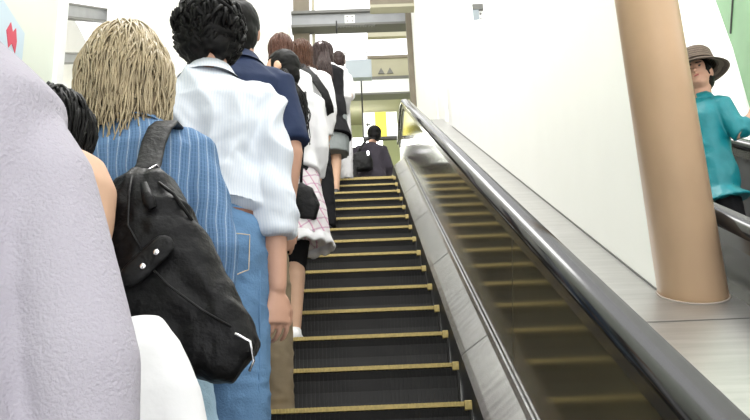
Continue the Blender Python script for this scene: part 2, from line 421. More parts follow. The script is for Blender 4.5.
# second, nearer crossbeam at the very top of the view
t = empty('crossbeam', (-.95,8.9,7.3), 0, 'brown-grey crossbeam at the top edge, right half', 'beam')
b = BM(); box(b,(1.25,0,.05),(1.907,.1,.5)); obj('web', b, M['taupe'], t, False)
b = BM(); box(b,(1.25,-.04,0),(1.907,.14,.05)); obj('lower_flange', b, M['beige'], t, False)
# taupe post left
t = empty('steel_post', (-.93,10.15,3.4), 0, 'taupe steel post at the left end of the crossbeams', 'post')
b = BM(); box(b,(.0,0,0),(.26,.2,5.6)); obj('shaft', b, M['taupe'], t, False)
b = BM(); box(b,(.30,.02,2.0),(.35,.1,5.6)); obj('cover_strip', b, M['beige'], t, False)
# header beam with pale fascia
t = empty('header_beam', (-.95,10.5,6.70), 0, 'white fascia header beam above the hall opening', 'beam')
b = BM(); box(b,(.0,0,.03),(1.9,.06,.27)); obj('fascia', b, M['white'], t, False)
b = BM(); box(b,(.0,-.01,-.0),(1.9,.2,.03)); obj('lower_edge', b, M['beamd'], t, False)
b = BM(); box(b,(.0,.0,.27),(1.9,.3,.33)); obj('dark_cap', b, M['beamd'], t, False)
# roof strips above header
t = empty('roof_truss', (.0,12,7.75), 0, 'beige roof strip with dark notches at the right above the header beam', 'roof truss')
b = BM(); box(b,(.28,0,0),(1.2,.1,.44)); sh = obj('beige_strip', b, M['beige'], t, False)
for x in (.46,.62):
    b = BM(); prism(b,[(x,.13),(x+.12,.13),(x+.06,.25)],-.015,-.001,'y'); obj('notch', b, M['beamd'], sh, False)
b = BM(); box(b,(.28,-.02,.44),(1.2,.1,.50)); obj('upper_edge', b, M['taupe'], t, False)
b = BM(); box(b,(.28,-.04,-.10),(1.2,.05,.02)); obj('lower_edge', b, M['taupe'], t, False)
b = BM(); box(b,(.30,0,.90),(1.2,.1,1.06)); obj('grating_strip', b, M['beige'], t, False)
b = BM(); tube(b,[(.55,-.06,-.03),(.95,-.06,-.16)],.02,8); obj('diagonal_brace', b, M['beam'], t)
t = empty('hanging_box', (-.10,9.3,6.38), 0, 'pale grey box hanging below the crossbeam', 'box')
b = BM(); bevel_box(b,(0,0,0),(.39,.12,.30),.006); obj('body', b, M['boxg'], t, False)
b = BM(); box(b,(-.03,.02,.42),(.50,.03,.427)); obj('rail', b, M['seam'], t, False)
for x in (-.02,.30):
    b = BM(); tube(b,[(x+.02,.03,.30),(x+.02,.03,.54)],.006,6); obj('hanger_rod', b, M['seam'], t)
# hanging sign
t = empty('hanging_sign', (.12,9.5,5.47), 0, 'white and yellow hanging direction sign with black frame above the landing', 'sign')
b = BM(); box(b,(.02,0,.02),(.52,.05,.42)); obj('panel', b, M['signw'], t, False)
b = BM(); box(b,(.19,-.004,.02),(.36,0,.42)); obj('yellow_field', b, M['signy'], t, False)
b = BM(); prism(b,[(.05,.22),(.085,.255),(.085,.23),(.12,.23),(.12,.21),(.085,.21),(.085,.185)],-.004,0,'y'); obj('arrow', b, M['black'], t, False)
b = BM(); box(b,(.0,-.01,-.02),(.54,.06,.02)); box(b,(.0,-.01,.02),(.02,.06,.42)); obj('frame', b, M['black'], t, False)
b = BM(); tube(b,[(.01,.02,.40),(.01,.02,1.0)],.012,8); obj('hanger_pole', b, M['black'], t)
t = empty('hall_bulkhead', (-.4,12.5,6.35), 0, 'pale grey bulkhead under a light strip at the left of the landing', 'bulkhead')
b = BM(); box(b,(-.7,0,0),(.52,.3,.32)); obj('casing', b, M['greycloth'], t, False)
b = BM(); box(b,(-.5,-.02,.38),(.9,.1,.50)); obj('light_strip', b, M['lamp'], t, False)
# things beyond the white wall at the top right
t = empty('wall_plate', (1.48,7.5,6.0), 0, 'small grey plate with two dots above the white wall', 'plate')
b = BM(); bevel_box(b,(0,0,.15),(.22,.03,.38),.003); obj('panel', b, M['boxg'], t, False)
b = BM(); box(b,(-.01,-.01,.36),(.28,.04,.44)); obj('dark_cap', b, M['beamd'], t, False)
for z in (.22,.30):
    b = BM(); ell(b,(.24,.01,z),(.014,.012,.014)); obj('dot', b, M['beamd'], t)
b = BM(); box(b, (1.2,7.6,4.5),(3.1,7.7,10)); wall('wall_beyond', b, M['wall'])
t = empty('roof_bracket', (2.15,6.9,6.28), 0, 'beige bracket peeking over the white wall at the top edge', 'bracket')
b = BM(); box(b,(0,0,0),(.38,.1,.5)); obj('plate', b, M['beige'], t, False)
b = BM(); box(b,(-.02,-.02,-.05),(.40,.1,0)); obj('dark_edge', b, M['beamd'], t, False)
# green panel at the far right
t = empty('green_panel', (3.1,2.8,2.5), 0, 'pale green panel with a slanting edge, right of the woman in the hat', 'panel')
b = BM(); prism(b,[(.90,2.6),(.61,1.34),(.45,.77),(.35,.17),(.20,-.8),(-2.2,-1.9),(-2.2,2.6)],-.02,0); obj('sheet', b, M['green'], t, False)
b = BM(); tube(b,[(-.025,.90,2.6),(-.025,.61,1.34),(-.025,.45,.77),(-.025,.35,.17)],.012,6); obj('edge_strip', b, M['white'], t)
b = BM(); tube(b,[(-.025,.42,.9),(-.025,-.2,1.75)],.008,6); obj('wire', b, M['seam'], t)

# ------------------------------------------------------------------ people
def hand(bm, wr, d, side, k=1., curl=.5, palm=(0,1,0)):
    """hand hanging from wrist wr along direction d; palm: normal of the back of the hand"""
    d = Vector(d).normalized(); pn = Vector(palm); pn = (pn-d*pn.dot(d)).normalized(); s = d.cross(pn).normalized()*side
    wr = Vector(wr)
    loft(bm, [wr-d*.02*k, wr+d*.02*k, wr+d*.055*k, wr+d*.09*k], [(.022*k,.019*k),(.03*k,.016*k),(.040*k,.015*k),(.036*k,.012*k)], 14, tuple(pn))
    for i,(o,L) in enumerate(((.033,.070),(.011,.080),(-.011,.075),(-.032,.060))):
        p = wr+d*.078*k+s*o*k; a = .25+curl*.35; pts=[p]; r=[.0086*k]
        for seg,f in enumerate((.45,.32,.25)):
            dd = (d*math.cos(a)-pn*math.sin(a)+s*o*2).normalized(); p = p+dd*L*f*k; pts.append(p); r.append((.0078-.0009*seg)*k); a += curl*.75+.05*i
        limb(bm, pts, r, 10, tuple(s), 2)
    p = wr+d*.022*k+s*.024*k; dd=(d*.75+s*.62-pn*.35).normalized(); q=p+dd*.042*k; dd2=(d*.95+s*.15-pn*.4).normalized()
    limb(bm, [p,q,q+dd2*.034*k], [.0125*k,.011*k,.0085*k], 10, tuple(pn), 2)

class Person: pass
def person(X, Y, Z, label, H=1.7, wd=1., skin='skin', yaw=0., head_yaw=0., head_dx=0., head_dy=0., head_tilt=0, arms=None, legs=None, vox=.009, rz=0., fingers=True, lean=0., shz=1.40, head_dz=0., extras=None):
    P = Person(); k = H/1.75; P.k=k; P.wd=wd; P.root = empty('person', (X,Y,Z), rz, label, 'person')
    b = BM()
    T = [(.86,.135,.10,0),(.93,.165,.115,-.01),(1.0,.160,.115,-.012),(1.08,.135,.098,0),(1.2,.145,.105,.005),(1.32,.165,.112,.0),(1.40,.165,.10,-.012),(1.455,.11,.075,-.015)]
    P.T = T; P.lean=lean
    P.tor = lambda z: lean*max(0,(z-1.0))
    loft(b, [((P.tor(z)*k),dy*k,z*k) for z,rx,ry,dy in T], [(rx*wd*k, ry*k) for z,rx,ry,dy in T], 24, (0,1,0), 2.3)
    hx = head_dx; nx = P.tor(1.45)*k
    P.nb = Vector((nx,-.01*k,1.42*k)); P.hc = Vector((nx+hx, .015*k+head_dy, 1.645*k+head_dz))
    limb(b, [P.nb, P.hc-Vector((0,.02*k,.05*k))], [.062*k,.052*k], 16)
    R = Matrix.Rotation(head_yaw,3,'Z') @ Matrix.Rotation(head_tilt,3,'Y')
    P.R = R
    h = lambda v: P.hc+R@(Vector(v)*k); P.h = h
    ell(b, h((0,0,.01)), (.073*k,.092*k,.098*k), R, 24, 16)
    ell(b, h((0,.03,-.055)), (.056*k,.058*k,.055*k), R)
    ell(b, h((0,.07,-.085)), (.024*k,.018*k,.016*k), R, 12, 8)
    limb(b, [h((0,.088,.012)), h((0,.103,-.02))], [.008*k,.013*k], 10)
    ell(b, h((0,.088,-.052)), (.022*k,.009*k,.008*k), R, 12, 8)
    for s in (-1,1): ell(b, h((s*.075,-.005,-.012)), (.010*k,.022*k,.034*k), R, 12, 8)
    sw = .172*wd
    P.sh = {s: Vector((nx+s*sw*k,-.012*k,shz*k)) for s in (-1,1)}
    P.arm = {}
    arms = arms or {}
    for s in (-1,1):
        a = arms.get(s) or [(s*(sw+.035),-.01,1.12),(s*(sw+.03),.03,.88)]
        pts = [P.sh[s]]+[Vector(q)*k for q in a[:2]]
        P.arm[s] = pts
        limb(b, pts, [.052*k*(.5+.5*wd),.042*k*(.5+.5*wd),.028*k], 16)
        dirn = Vector(a[2]) if len(a) > 2 else (pts[2]-pts[1]).normalized()+Vector((0,.1,-.3))
        pal = a[3] if len(a) > 3 else (s*1.,-.2,0)
        sd = a[4] if len(a) > 4 else -s
        if fingers: hand(b, pts[2]+dirn.normalized()*.015, dirn, sd, k, .55, pal)
        else: ell(b, pts[2]+dirn.normalized()*.07*k, (.024*k,.03*k,.07*k))
    P.leg = {}
    legs = legs or {}
    for s in (-1,1):
        q = legs.get(s) or [(s*.09,.0,.50),(s*.095,-.03,.09)]
        pts = [Vector((s*.085*wd*k,0,.90*k)), Vector(q[0])*k, Vector(q[1])*k]; P.leg[s]=pts
        cal = pts[1].lerp(pts[2],.3)+Vector((0,-.012,0))
        limb(b, [pts[0],pts[1],cal,pts[2]], [(.085*wd*k,.09*k),.054*k,.055*k,.036*k], 16)
        foot = pts[2]+Vector((0,-.01,-.05*k)); limb(b, [foot+Vector((0,-.02,0)), foot+Vector((s*.015,.15*k,-.012*k))], [(.034*k,.03*k),(.036*k,.02*k)], 14)
    if extras: extras(b, P)
    obj('body', fuse(b, vox, 3), M[skin], P.root)
    return P
def trouser(P, m, name='trousers', z1=.09, top=1.03, loose=1.12, thick=.018, disp=.006, vox=.009, seed=1, hips=None, crop=None):
    b = BM(); k=P.k; wd=P.wd
    loft(b, [(P.tor(z)*k,dy*k,z*k) for z,dy in ((.84,0),(.93,-.012),(1.0,-.012),(top,-.005))], [((.150*wd+thick)*k,(.105+thick)*k),((.170*wd+thick)*k,(.12+thick)*k),((.160*wd+thick)*k,(.115+thick)*k),((.145*wd+thick*.7)*k,(.105+thick*.7)*k)], 24, (0,1,0), 2.3)
    for s in (-1,1):
        p = P.leg[s]; e = p[2]+Vector((0,0,(z1-.09)*k-.03*k))
        if crop: e = p[1].lerp(p[2], crop)
        limb(b, [p[0],p[1],e], [((.085*wd+thick)*k,(.09+thick)*k),(.060*loose+thick*.6)*k,(.052*loose+thick*.4)*k], 18, flat_end=True)
    return obj(name, fuse(b, vox, 3, disp, 9, (1,1,1.8), seed), M[m], P.root)
def shirt(P, m, name='shirt', hem=.92, infl=.022, sleeve=2.0, sr=.062, wr=.045, disp=.008, vox=.009, seed=2, hemr=None, neck=1.485, dstretch=(1,1,.7), dsc=7., collar=None, nosleeve=False, parent=None, sh=.064):
    """sleeve: 1 = to the elbow, 2 = to the wrist"""
    b = BM(); k=P.k; wd=P.wd
    prof = [(z,rx,ry,dy) for z,rx,ry,dy in P.T if z > hem]
    rx0 = hemr[0] if hemr else .165*wd; ry0 = hemr[1] if hemr else .115
    rings = [(hem,rx0/wd,ry0,-.01)]+[q for q in prof if q[0] > hem+.04]
    rings = [(z, max(rx, (.152 if z<1.3 else 0)), ry, dy) for z,rx,ry,dy in rings] + [(neck,.060/wd,.058,-.012)]
    loft(b, [(P.tor(z)*k,dy*k,z*k) for z,rx,ry,dy in rings], [((rx*wd+infl)*k if z<1.43 else (rx*wd+.016)*k,(ry+infl)*k if z<1.43 else (ry+.014)*k) for z,rx,ry,dy in rings], 28, (0,1,0), 2.3)
    if not nosleeve:
        for s in (-1,1):
            p = P.arm[s]; inner = Vector((P.sh[s].x*.45+P.nb.x*.55,-.012*k,1.432*k))
            if sleeve <= 1: pts=[inner,p[0],p[0].lerp(p[1],sleeve)]; rr=[.05*k,sh*k,sr*k]
            else: pts=[inner,p[0],p[1],p[1].lerp(p[2],sleeve-1)]; rr=[.05*k,sh*k,sr*k,wr*k]
            limb(b, pts, rr, 18, flat_end=True)
    o = obj(name, fuse(b, vox, 4, disp, dsc, dstretch, seed), M[m], parent or P.root)
    return o
def collar_part(P, m, z0=1.455, z1=1.515, r=.068, seed=1, name='collar'):
    k=P.k; b=BM(); n=40; rows=[]
    for z,rr,dy in ((z0+.006,r*1.42,-.016),(z0+.03,r*1.18,-.008),(z1,r*.98,.002),(z1-.004,r*.92,.002),(z0+.02,r*.95,-.002)):
        ring=[]
        for i in range(n+1):
            a = PI*.5+.35+(2*PI-.7)*i/n
            ring.append(b.verts.new((P.nb.x+math.cos(a)*rr*k*1.05, P.nb.y+.012*k+math.sin(a)*rr*k+dy*k, z*k-.018*k*(math.sin(a)))))
        rows.append(ring)
    for A,B in zip(rows,rows[1:]):
        for i in range(n): b.faces.new((A[i],A[i+1],B[i+1],B[i]))
    return obj(name, b, M[m], P.root)
def shoes(P, m, label=None, hi=0):
    k=P.k
    for s in (-1,1):
        f = P.leg[s][2]+Vector((0,-.01,-.05*k)); b=BM()
        limb(b, [f+Vector((0,-.03,0)), f+Vector((s*.008,.06,.0)), f+Vector((s*.018,.165*k,-.012*k))], [(.040*k,.040*k),(.042*k,.042*k),(.043*k,.028*k)], 18)
        limb(b, [f+Vector((0,-.01,.0)), f+Vector((0,0,.045))], [.042*k,.038*k], 16, flat_end=True)
        o=fuse(b,.006,3)
        zf=f.z-.040*k
        for v in o.verts:
            if v.co.z < zf+.002: v.co.z = zf
        sh = obj('shoe', o, M[m], P.root, label=label)
def strands(b, c, rad, n, L, seed, r=(.006,.002), wave=.006, freq=28, az=(0,2*PI), pol=(.05,1.3), droop=.3, body=None, sub=.022, jit=.25, inward=0., R=None):
    rnd = random.Random(seed); c=Vector(c)
    for i in range(n):
        phi = rnd.uniform(*az); th = rnd.uniform(*pol)
        q = Vector((math.sin(th)*math.cos(phi), math.sin(th)*math.sin(phi), math.cos(th)))
        off = rnd.uniform(.99,1.07); p = c+Vector((q.x*rad[0],q.y*rad[1],q.z*rad[2]))*off
        LL = L*rnd.uniform(.75,1.05); ns = max(4,int(LL/sub)); pts=[]; drift=rnd.uniform(-jit,jit); ph=rnd.uniform(0,6.28); fq=freq*rnd.uniform(.7,1.3)
        for j in range(ns+1):
            wv = wave*math.sin(ph+fq*j*sub); wv2 = wave*.8*math.cos(ph*1.7+fq*1.1*j*sub)
            e = p-c; nn = Vector((e.x/rad[0]**2, e.y/rad[1]**2, e.z/rad[2]**2)).normalized()
            side = Vector((-nn.y,nn.x,0)); side = side.normalized() if side.length>.01 else Vector((1,0,0))
            pts.append(p+side*wv+nn*wv2)
            g = Vector((0,0,-1))
            if e.z > -rad[2]*droop:
                d = g-nn*g.dot(nn)+side*drift
                if d.length < .2: d += Vector((math.cos(phi),math.sin(phi),0))
                d.normalize(); p = p+d*sub
                e = p-c; m_ = math.sqrt((e.x/rad[0])**2+(e.y/rad[1])**2+(e.z/rad[2])**2)
                p = c+e*(off/m_)
            else:
                d = (g+Vector((rnd.uniform(-.12,.12)+drift*.1, rnd.uniform(-.1,.1),0))-Vector((e.x,e.y,0))*inward).normalized(); p = p+d*sub
                if body:
                    bx,by,rx,ry,zt = body
                    if p.z < zt:
                        ex,ey=(p.x-bx)/rx,(p.y-by)/ry; mm=math.hypot(ex,ey)
                        if mm<1: p.x=bx+ex/max(mm,.3)*rx; p.y=by+ey/max(mm,.3)*ry
        m2=len(pts)-1
        loft(b, pts, [r[0]+(r[1]-r[0])*(j/m2)**1.5 for j in range(m2+1)], 5, (.3,.2,.9))
def cap_hair(P, scale=(.082,.102,.108), front=.045, nape=-.10, seed=3, disp=.005, extra=None, vox=.007, dz=.02, dscale=30):
    """cap of hair over the skull: bulk behind and above, opened at the face"""
    b = BM(); k=P.k; h=P.h
    ell(b, h((0,-.012,dz)), tuple(v*k for v in scale), P.R, 24, 16)
    ell(b, h((0,-.035,-.03)), (scale[0]*.93*k, scale[1]*.74*k, .085*k), P.R, 20, 14)
    limb(b, [h((0,-.05,-.06)), h((0,-.052,nape))], [(.062*k,.042*k),(.045*k,.022*k)], 16)
    if extra: extra(b)
    o = fuse(b, vox, 2, disp, dscale, (1,1,1), seed)
    Ri = P.R.transposed()
    for v in o.verts:      # clear the face
        q = Ri@(v.co-P.hc)/k
        if q.y > front and q.z < .055:
            q.y = front - (q.y-front)*.35; q.x *= .93; v.co = P.hc+P.R@(q*k)
    return o
def add_mesh(bm, other):
    me = bpy.data.meshes.new('t'); other.to_mesh(me); other.free(); bm.from_mesh(me); bpy.data.meshes.remove(me)
def lock(b, path, k, n, w, r, seed, amp=.010):
    rnd=random.Random(seed); m_=len(path)-1
    for q in range(n):
        ox,oy,ph=rnd.uniform(-w,w),rnd.uniform(-.012,.012),rnd.uniform(0,6)
        nn=rnd.randint(max(2,m_-2),m_); pts=[]
        for a,c_ in zip(path[:nn],path[1:nn+1]):
            for t_ in range(4):
                v_=Vector(a).lerp(Vector(c_),t_/4)*k; f_=min(1,max(0,(path[0][2]-v_.z/k)/.3))
                pts.append((v_.x+ox*(.5+f_*.7)+amp*f_*math.sin(v_.z*32+ph), v_.y+oy, v_.z))
        loft(b,pts,[r*(1-.75*i_/len(pts)) for i_ in range(len(pts))],6,side=(1,0,0))
def tr(n): return .4*n+.2, .231*n
HUMANS = True

# --- A: huge lavender-grey shirt at the left edge
Y,Z = tr(-7)
P = person(-.558, Y, Z, 'person in plain lavender-grey shirt, cropped large at the left edge', 1.99, .88, 'skin', vox=.01, fingers=True, shz=1.30, arms={1:[(.205,-.0,1.10),(.22,.03,.86)],-1:[(-.15,.10,1.17),(-.10,.25,1.05)]})
trouser(P,'blackcloth',vox=.012); shoes(P,'shoeb')
sh = shirt(P,'lavender',hem=.90,infl=.022,sleeve=1.9,sr=.062,wr=.055,disp=.006,vox=.010,seed=5,dsc=3.5,sh=.056)
b=BM(); k=P.k
tube(b,[P.sh[1]+Vector((-.035,-.072,.03)),P.sh[1]+Vector((-.03,-.083,-.03)),P.sh[1]+Vector((-.022,-.086,-.10)),P.sh[1]+Vector((-.012,-.084,-.17))],.0022,6); obj('sleeve_seam',b,M['lavender'],sh)
obj('hair', cap_hair(P), M['blackhair'], P.root)

# --- B: black-haired person behind A with bare shoulder
Y,Z = tr(-5)
P = person(-.632, Y, Z, 'black-haired person with bare arm, between the grey shirt and the blond woman', 1.70, .80, 'skinp', rz=1.15, head_dy=.045, head_dz=-.135, arms={1:[(.19,-.04,1.13),(.17,.12,1.02)],-1:[(-.17,.10,1.15),(-.17,.24,1.02)]}, fingers=True)
trouser(P,'whitecloth',vox=.012); shoes(P,'shoeb')
b=BM(); k=P.k; loft(b,[(0,-.008,z*k) for z in (.96,1.06,1.15,1.21)],[(.15*k,.13*k),(.125*k,.112*k),(.128*k,.112*k),(.135*k,.115*k)],24,(0,1,0),2.3); obj('sleeveless_top',fuse(b,.009,3,.004,8),M['whitecloth'],P.root)
hb = cap_hair(P, (.088,.108,.108), seed=4, disp=.007)
strands(hb, P.hc+Vector((0,-.012,.012)), (.089,.108,.110), 260, .30, 11, (.0045,.0015), .004, 40, (PI*.85,2.15*PI), (.05,1.5), .5, inward=3)
obj('hair', hb, M['blackhair'], P.root)
t = empty('white_bag', (-.425,-1.86,-.275), 0, 'rounded plain white bag below the black shoulder bag, bottom left', 'bag')
b=BM(); loft(b,[(-.04,0,.155),(-.035,0,.14),(-.02,0,.09),(.0,0,.0),(.02,0,-.12),(.03,0,-.26),(.03,0,-.30)],[(.04,.02),(.075,.04),(.095,.06),(.115,.075),(.125,.08),(.12,.08),(.10,.06)],24,(0,1,0),2.6); obj('body', fuse(b,.008,6,.004,8,(1,1,1),3), M['whitecloth'], t)
b=BM(); tube(b,[(-.075,.0,.13),(-.10,.0,.22),(-.12,.01,.31),(-.13,.03,.36)],[.01,.008,.008,.008],8); obj('strap', b, M['whitecloth'], t)

# --- C: blond woman, blue shirt
Y,Z = tr(-4)
P = person(-.56, Y, Z, 'blond woman in blue striped shirt carrying a black shoulder bag', 1.695, .90, 'skinp', head_dx=-.035, head_tilt=-.06, lean=-.02, legs={1:[(.15,.0,.50),(.15,-.03,.09)]}, arms={1:[(.215,-.02,1.13),(.19,.08,.93)],-1:[(-.215,.03,1.14),(-.20,.20,1.0)]}, vox=.008)
trouser(P,'denimlight','denim_shorts',crop=-.30,vox=.008,seed=4,loose=1.7,thick=.026)
shoes(P,'shoeb')
k=P.k
sb = shirt(P,'plaid_blue',hem=.86,infl=.030,sleeve=1.9,sr=.060,wr=.047,hemr=(.185,.135),disp=.011,vox=.007,seed=6,dsc=6)
collar_part(P,'plaid_blue')
b=BM(); rnd=random.Random(3)
for i in range(90):
    a=rnd.uniform(PI*1.0,2*PI+.3); x=.215*math.cos(a)*k; y=.165*math.sin(a)*k-.01; z=.865*k
    tube(b,[(x,y,z),(x*1.02+rnd.uniform(-.01,.01),y*1.02,z-rnd.uniform(.01,.03))],[.003,.001],5)
obj('frayed_hem',b,M['plaid_blue'],sb)
b=BM()
for s in (1,-1):
    p=P.leg[s][0].lerp(P.leg[s][1],.62)
    for i in range(70):
        a=rnd.uniform(0,2*PI); x=p.x+.082*math.cos(a); y=p.y+.082*math.sin(a)
        tube(b,[(x,y,p.z+.03),(x+rnd.uniform(-.012,.012),y,p.z-rnd.uniform(.0,.03))],[.003,.001],5)
obj('frayed_shorts_hem',b,M['denimlight'],P.root)
b=BM(); hc=P.hc
ell(b, hc+Vector((0,-.015,.02)), (.090,.112,.118), P.R, 24,16)
loft(b,[hc+Vector((0,-.03,.03)),hc+Vector((0,-.045,-.06)),hc+Vector((.0,-.055,-.15)),hc+Vector((.0,-.05,-.19)),hc+Vector((0,-.05,-.20))],[(.086,.08),(.098,.078),(.106,.065),(.095,.05),(.07,.03)],24,(0,1,0))
base=fuse(b,.008,4,.010,16,(1.6,1,.5),8)
for v in base.verts:
    q=v.co-hc
    if q.y>.05 and q.z<.06: v.co.y=hc.y+.05-(q.y-.05)*.3
hroot=obj('hair', base, M['blond_shade'], P.root, label='wavy blond hair')
b=BM(); body=(0,-.02,.19,.150,1.46*k)
strands(b, hc+Vector((0,-.015,.02)), (.094,.116,.122), 900, .31, 21, (.0032,.0016), .013, 17, (PI*.78,2.22*PI), (.03,1.35), .1, None, .018, .3, inward=-.3)
strands(b, hc+Vector((0,-.02,-.01)), (.112,.118,.12), 500, .20, 22, (.0032,.0016), .016, 20, (PI*.85,2.15*PI), (.7,1.5), .1, None, .018, .35, inward=.2)
obj('hair_locks', b, M['blond'], hroot)
# black shoulder bag on her back
t = empty('shoulder_bag', (-.42,-1.67,-.924), 0, 'slouchy black shoulder bag on the back of the blond woman', 'bag')
O=Vector((-.42,0,0))
def bp(x,z,y=0): return Vector((x,y,z))-O
b=BM()
loft(b,[bp(-.480,1.205),bp(-.480,1.18),bp(-.474,1.12),bp(-.457,1.04),bp(-.425,.95),bp(-.380,.875),bp(-.325,.815),bp(-.275,.775),bp(-.245,.755)],
 [(.035,.02),(.066,.045),(.086,.06),(.108,.07),(.125,.072),(.115,.07),(.095,.066),(.072,.055),(.055,.035)],28,(0,1,0),3.0)
bagb = obj('body', fuse(b,.006,5,.010,9,(1,1,1),12), M['leather'], t)
def bag_seam(pts, nm='seam', r=.003, m='nylon', par=None):
    b=BM(); tube(b,pts,r,6); return obj(nm,b,M[m],par or bagb)
bag_seam([bp(-.495,1.17,-.05),bp(-.495,1.12,-.070),bp(-.49,1.04,-.088),bp(-.455,.98,-.088)])
bag_seam([bp(-.455,.965,-.088),bp(-.40,.905,-.086),bp(-.33,.85,-.083),bp(-.27,.815,-.07)])
bag_seam([bp(-.435,1.15,-.055),bp(-.40,1.12,-.06),bp(-.36,1.06,-.05)],'zipper',.004)
b=BM(); loft(b,[bp(-.465,1.145,-.068),bp(-.450,1.10,-.078),bp(-.44,1.08,-.080)],[(.008,.004),(.014,.006),(.010,.005)],10); obj('zip_pull',b,M['leather'],bagb)
b=BM(); limb(b,[bp(-.475,.93,-.088),bp(-.415,.99,-.088)],[(.026,.008),(.026,.008)],14,(0,1,0)); st=obj('tab', b, M['leather'], bagb)
for x,z in ((-.452,.945),(-.425,.975)):
    b=BM(); ell(b,bp(x,z,-.097),(.007,.004,.007)); obj('stud', b, M['chrome'], st)
b=BM(); tube(b,[bp(-.262,.80,-.075),bp(-.232,.785,-.06),bp(-.225,.745,-.055),bp(-.235,.725,-.05)],.003,8); obj('end_zipper', b, M['chrome'], bagb)
b=BM(); loft(b,[bp(-.480,1.18,-.02),bp(-.482,1.24,.05),bp(-.480,1.31,.082),bp(-.472,1.36,.108),bp(-.466,1.395,.15),bp(-.464,1.408,.21),bp(-.468,1.40,.27),bp(-.48,1.38,.35),bp(-.49,1.30,.385)],[(.030,.006)]*9,16,ex=4,side=(1,0,0)); sp=obj('strap', b, M['nylon'], t)
b=BM(); tube(b,[bp(-.455,1.225,.02),bp(-.445,1.205,.005),bp(-.46,1.190,-.01),bp(-.475,1.205,.005),bp(-.455,1.225,.02)],.003,8); obj('ring', b, M['chrome'], sp)

# --- D: white striped shirt, jeans
Y,Z = tr(-3)
P = person(-.445, Y, Z, 'dark-haired man in white pinstriped shirt and blue jeans', 1.83, .93, 'skin', head_dx=-.005, arms={1:[(.19,-.03,1.09),(.195,.0,.845),(.02,.10,-1),(.6,-.8,0),-1],-1:[(-.21,.03,1.13),(-.18,.18,.98)]}, legs={1:[(.085,.02,.50),(.09,.0,.09)]}, vox=.0045)
k=P.k
tj = trouser(P,'denim','jeans',top=1.035,thick=.020,loose=1.3,vox=.007,disp=.006,seed=9)
shoes(P,'shoeb')
b=BM()
loft(b,[(0,-.005,.995*k),(0,-.005,1.04*k)],[(.165*k,.128*k),(.160*k,.124*k)],32,(0,1,0),2.3); obj('belt',b,M['brownbelt'],P.root)
def pocket(cx,w,h,z):
    b=BM(); pts=[(-.5,0),(.5,0),(.48,-.75),(0,-1),(-.48,-.75),(-.5,0)]
    def on(u,v):
        x=cx+u*w; zz=z+v*h; y=-(.140*k)*math.sqrt(max(.0,1-(abs(x)/(.20*k))**2.3))-.014
        return (x,y,zz)
    P2=[]
    for a,c in zip(pts,pts[1:]):
        for i in range(6): P2.append(on(a[0]+(c[0]-a[0])*i/6,a[1]+(c[1]-a[1])*i/6))
    P2.append(P2[0]); tube(b,P2,.0015,6)
    return b
obj('pocket_stitching', pocket(.075*k,.12*k,.13*k,.955*k), M['thread'], tj)
b=BM(); tube(b,[(.155*k,-.07,.9*k),(.155*k,-.06,.7*k),(.150*k,-.04,.5*k),(.145*k,-.03,.2*k)],.003,6); obj('side_seam', b, M['denim'], tj)
sb = shirt(P,'striped',hem=1.045,infl=.030,sleeve=1.40,sr=.066,wr=.060,hemr=(.160,.120),disp=.026,vox=.006,seed=11,dsc=6.5,dstretch=(1.2,1,.8),sh=.062)
collar_part(P,'striped')
b=BM(); e=P.arm[1]; a=e[1].lerp(e[2],.28); c_=e[1].lerp(e[2],.44); limb(b,[a,c_],[.066*k,.062*k],20,flat_end=True); obj('rolled_cuff', fuse(b,.006,3,.008,18,(1,1,1),4), M['striped'], sb)
hb = cap_hair(P,(.102,.112,.118),seed=7,disp=.016,nape=-.115,dz=.018,dscale=26)
rnd=random.Random(5)
strands(hb, P.h((0,-.014,.016)), (.101*k,.112*k,.116*k), 420, .075, 31, (.0085,.0020), .008, 55, (0,2*PI), (.03,2.3), 1.2, sub=.011, jit=.8)
obj('hair', hb, M['blackhair'], P.root, label='thick wavy black hair')

# --- E: navy polo, khaki trousers, right foot one step up
Y,Z = tr(-1)
P = person(-.452, Y, Z, 'tall man in navy polo shirt and khaki trousers behind the pinstriped shirt', 1.865, .83, 'skin', head_dx=-.01, arms={1:[(.195,-.02,1.11),(.165,.04,.90),(.0,.1,-1),(.6,-.8,0),-1]}, legs={1:[(.085,.20,.60),(.095,.30,.215)]}, vox=.008)
k=P.k
trouser(P,'khaki','trousers',loose=1.25,vox=.008,disp=.007,seed=13,z1=.10)
b=BM(); tube(b,[(.15*k,-.06,.9*k),(.15*k,.1,.7*k),(.15*k,.20,.55*k)],.003,6); obj('side_seam', b, M['khaki'], P.root)
shoes(P,'shoew','white shoe')
shirt(P,'navy','polo_shirt',hem=.93,infl=.026,sleeve=.88,sr=.070,vox=.008,seed=14,disp=.007)
collar_part(P,'navy')
obj('hair', cap_hair(P,(.083,.104,.112),seed=15,disp=.003,nape=-.12), M['blackhair'], P.root, label='short straight black hair')

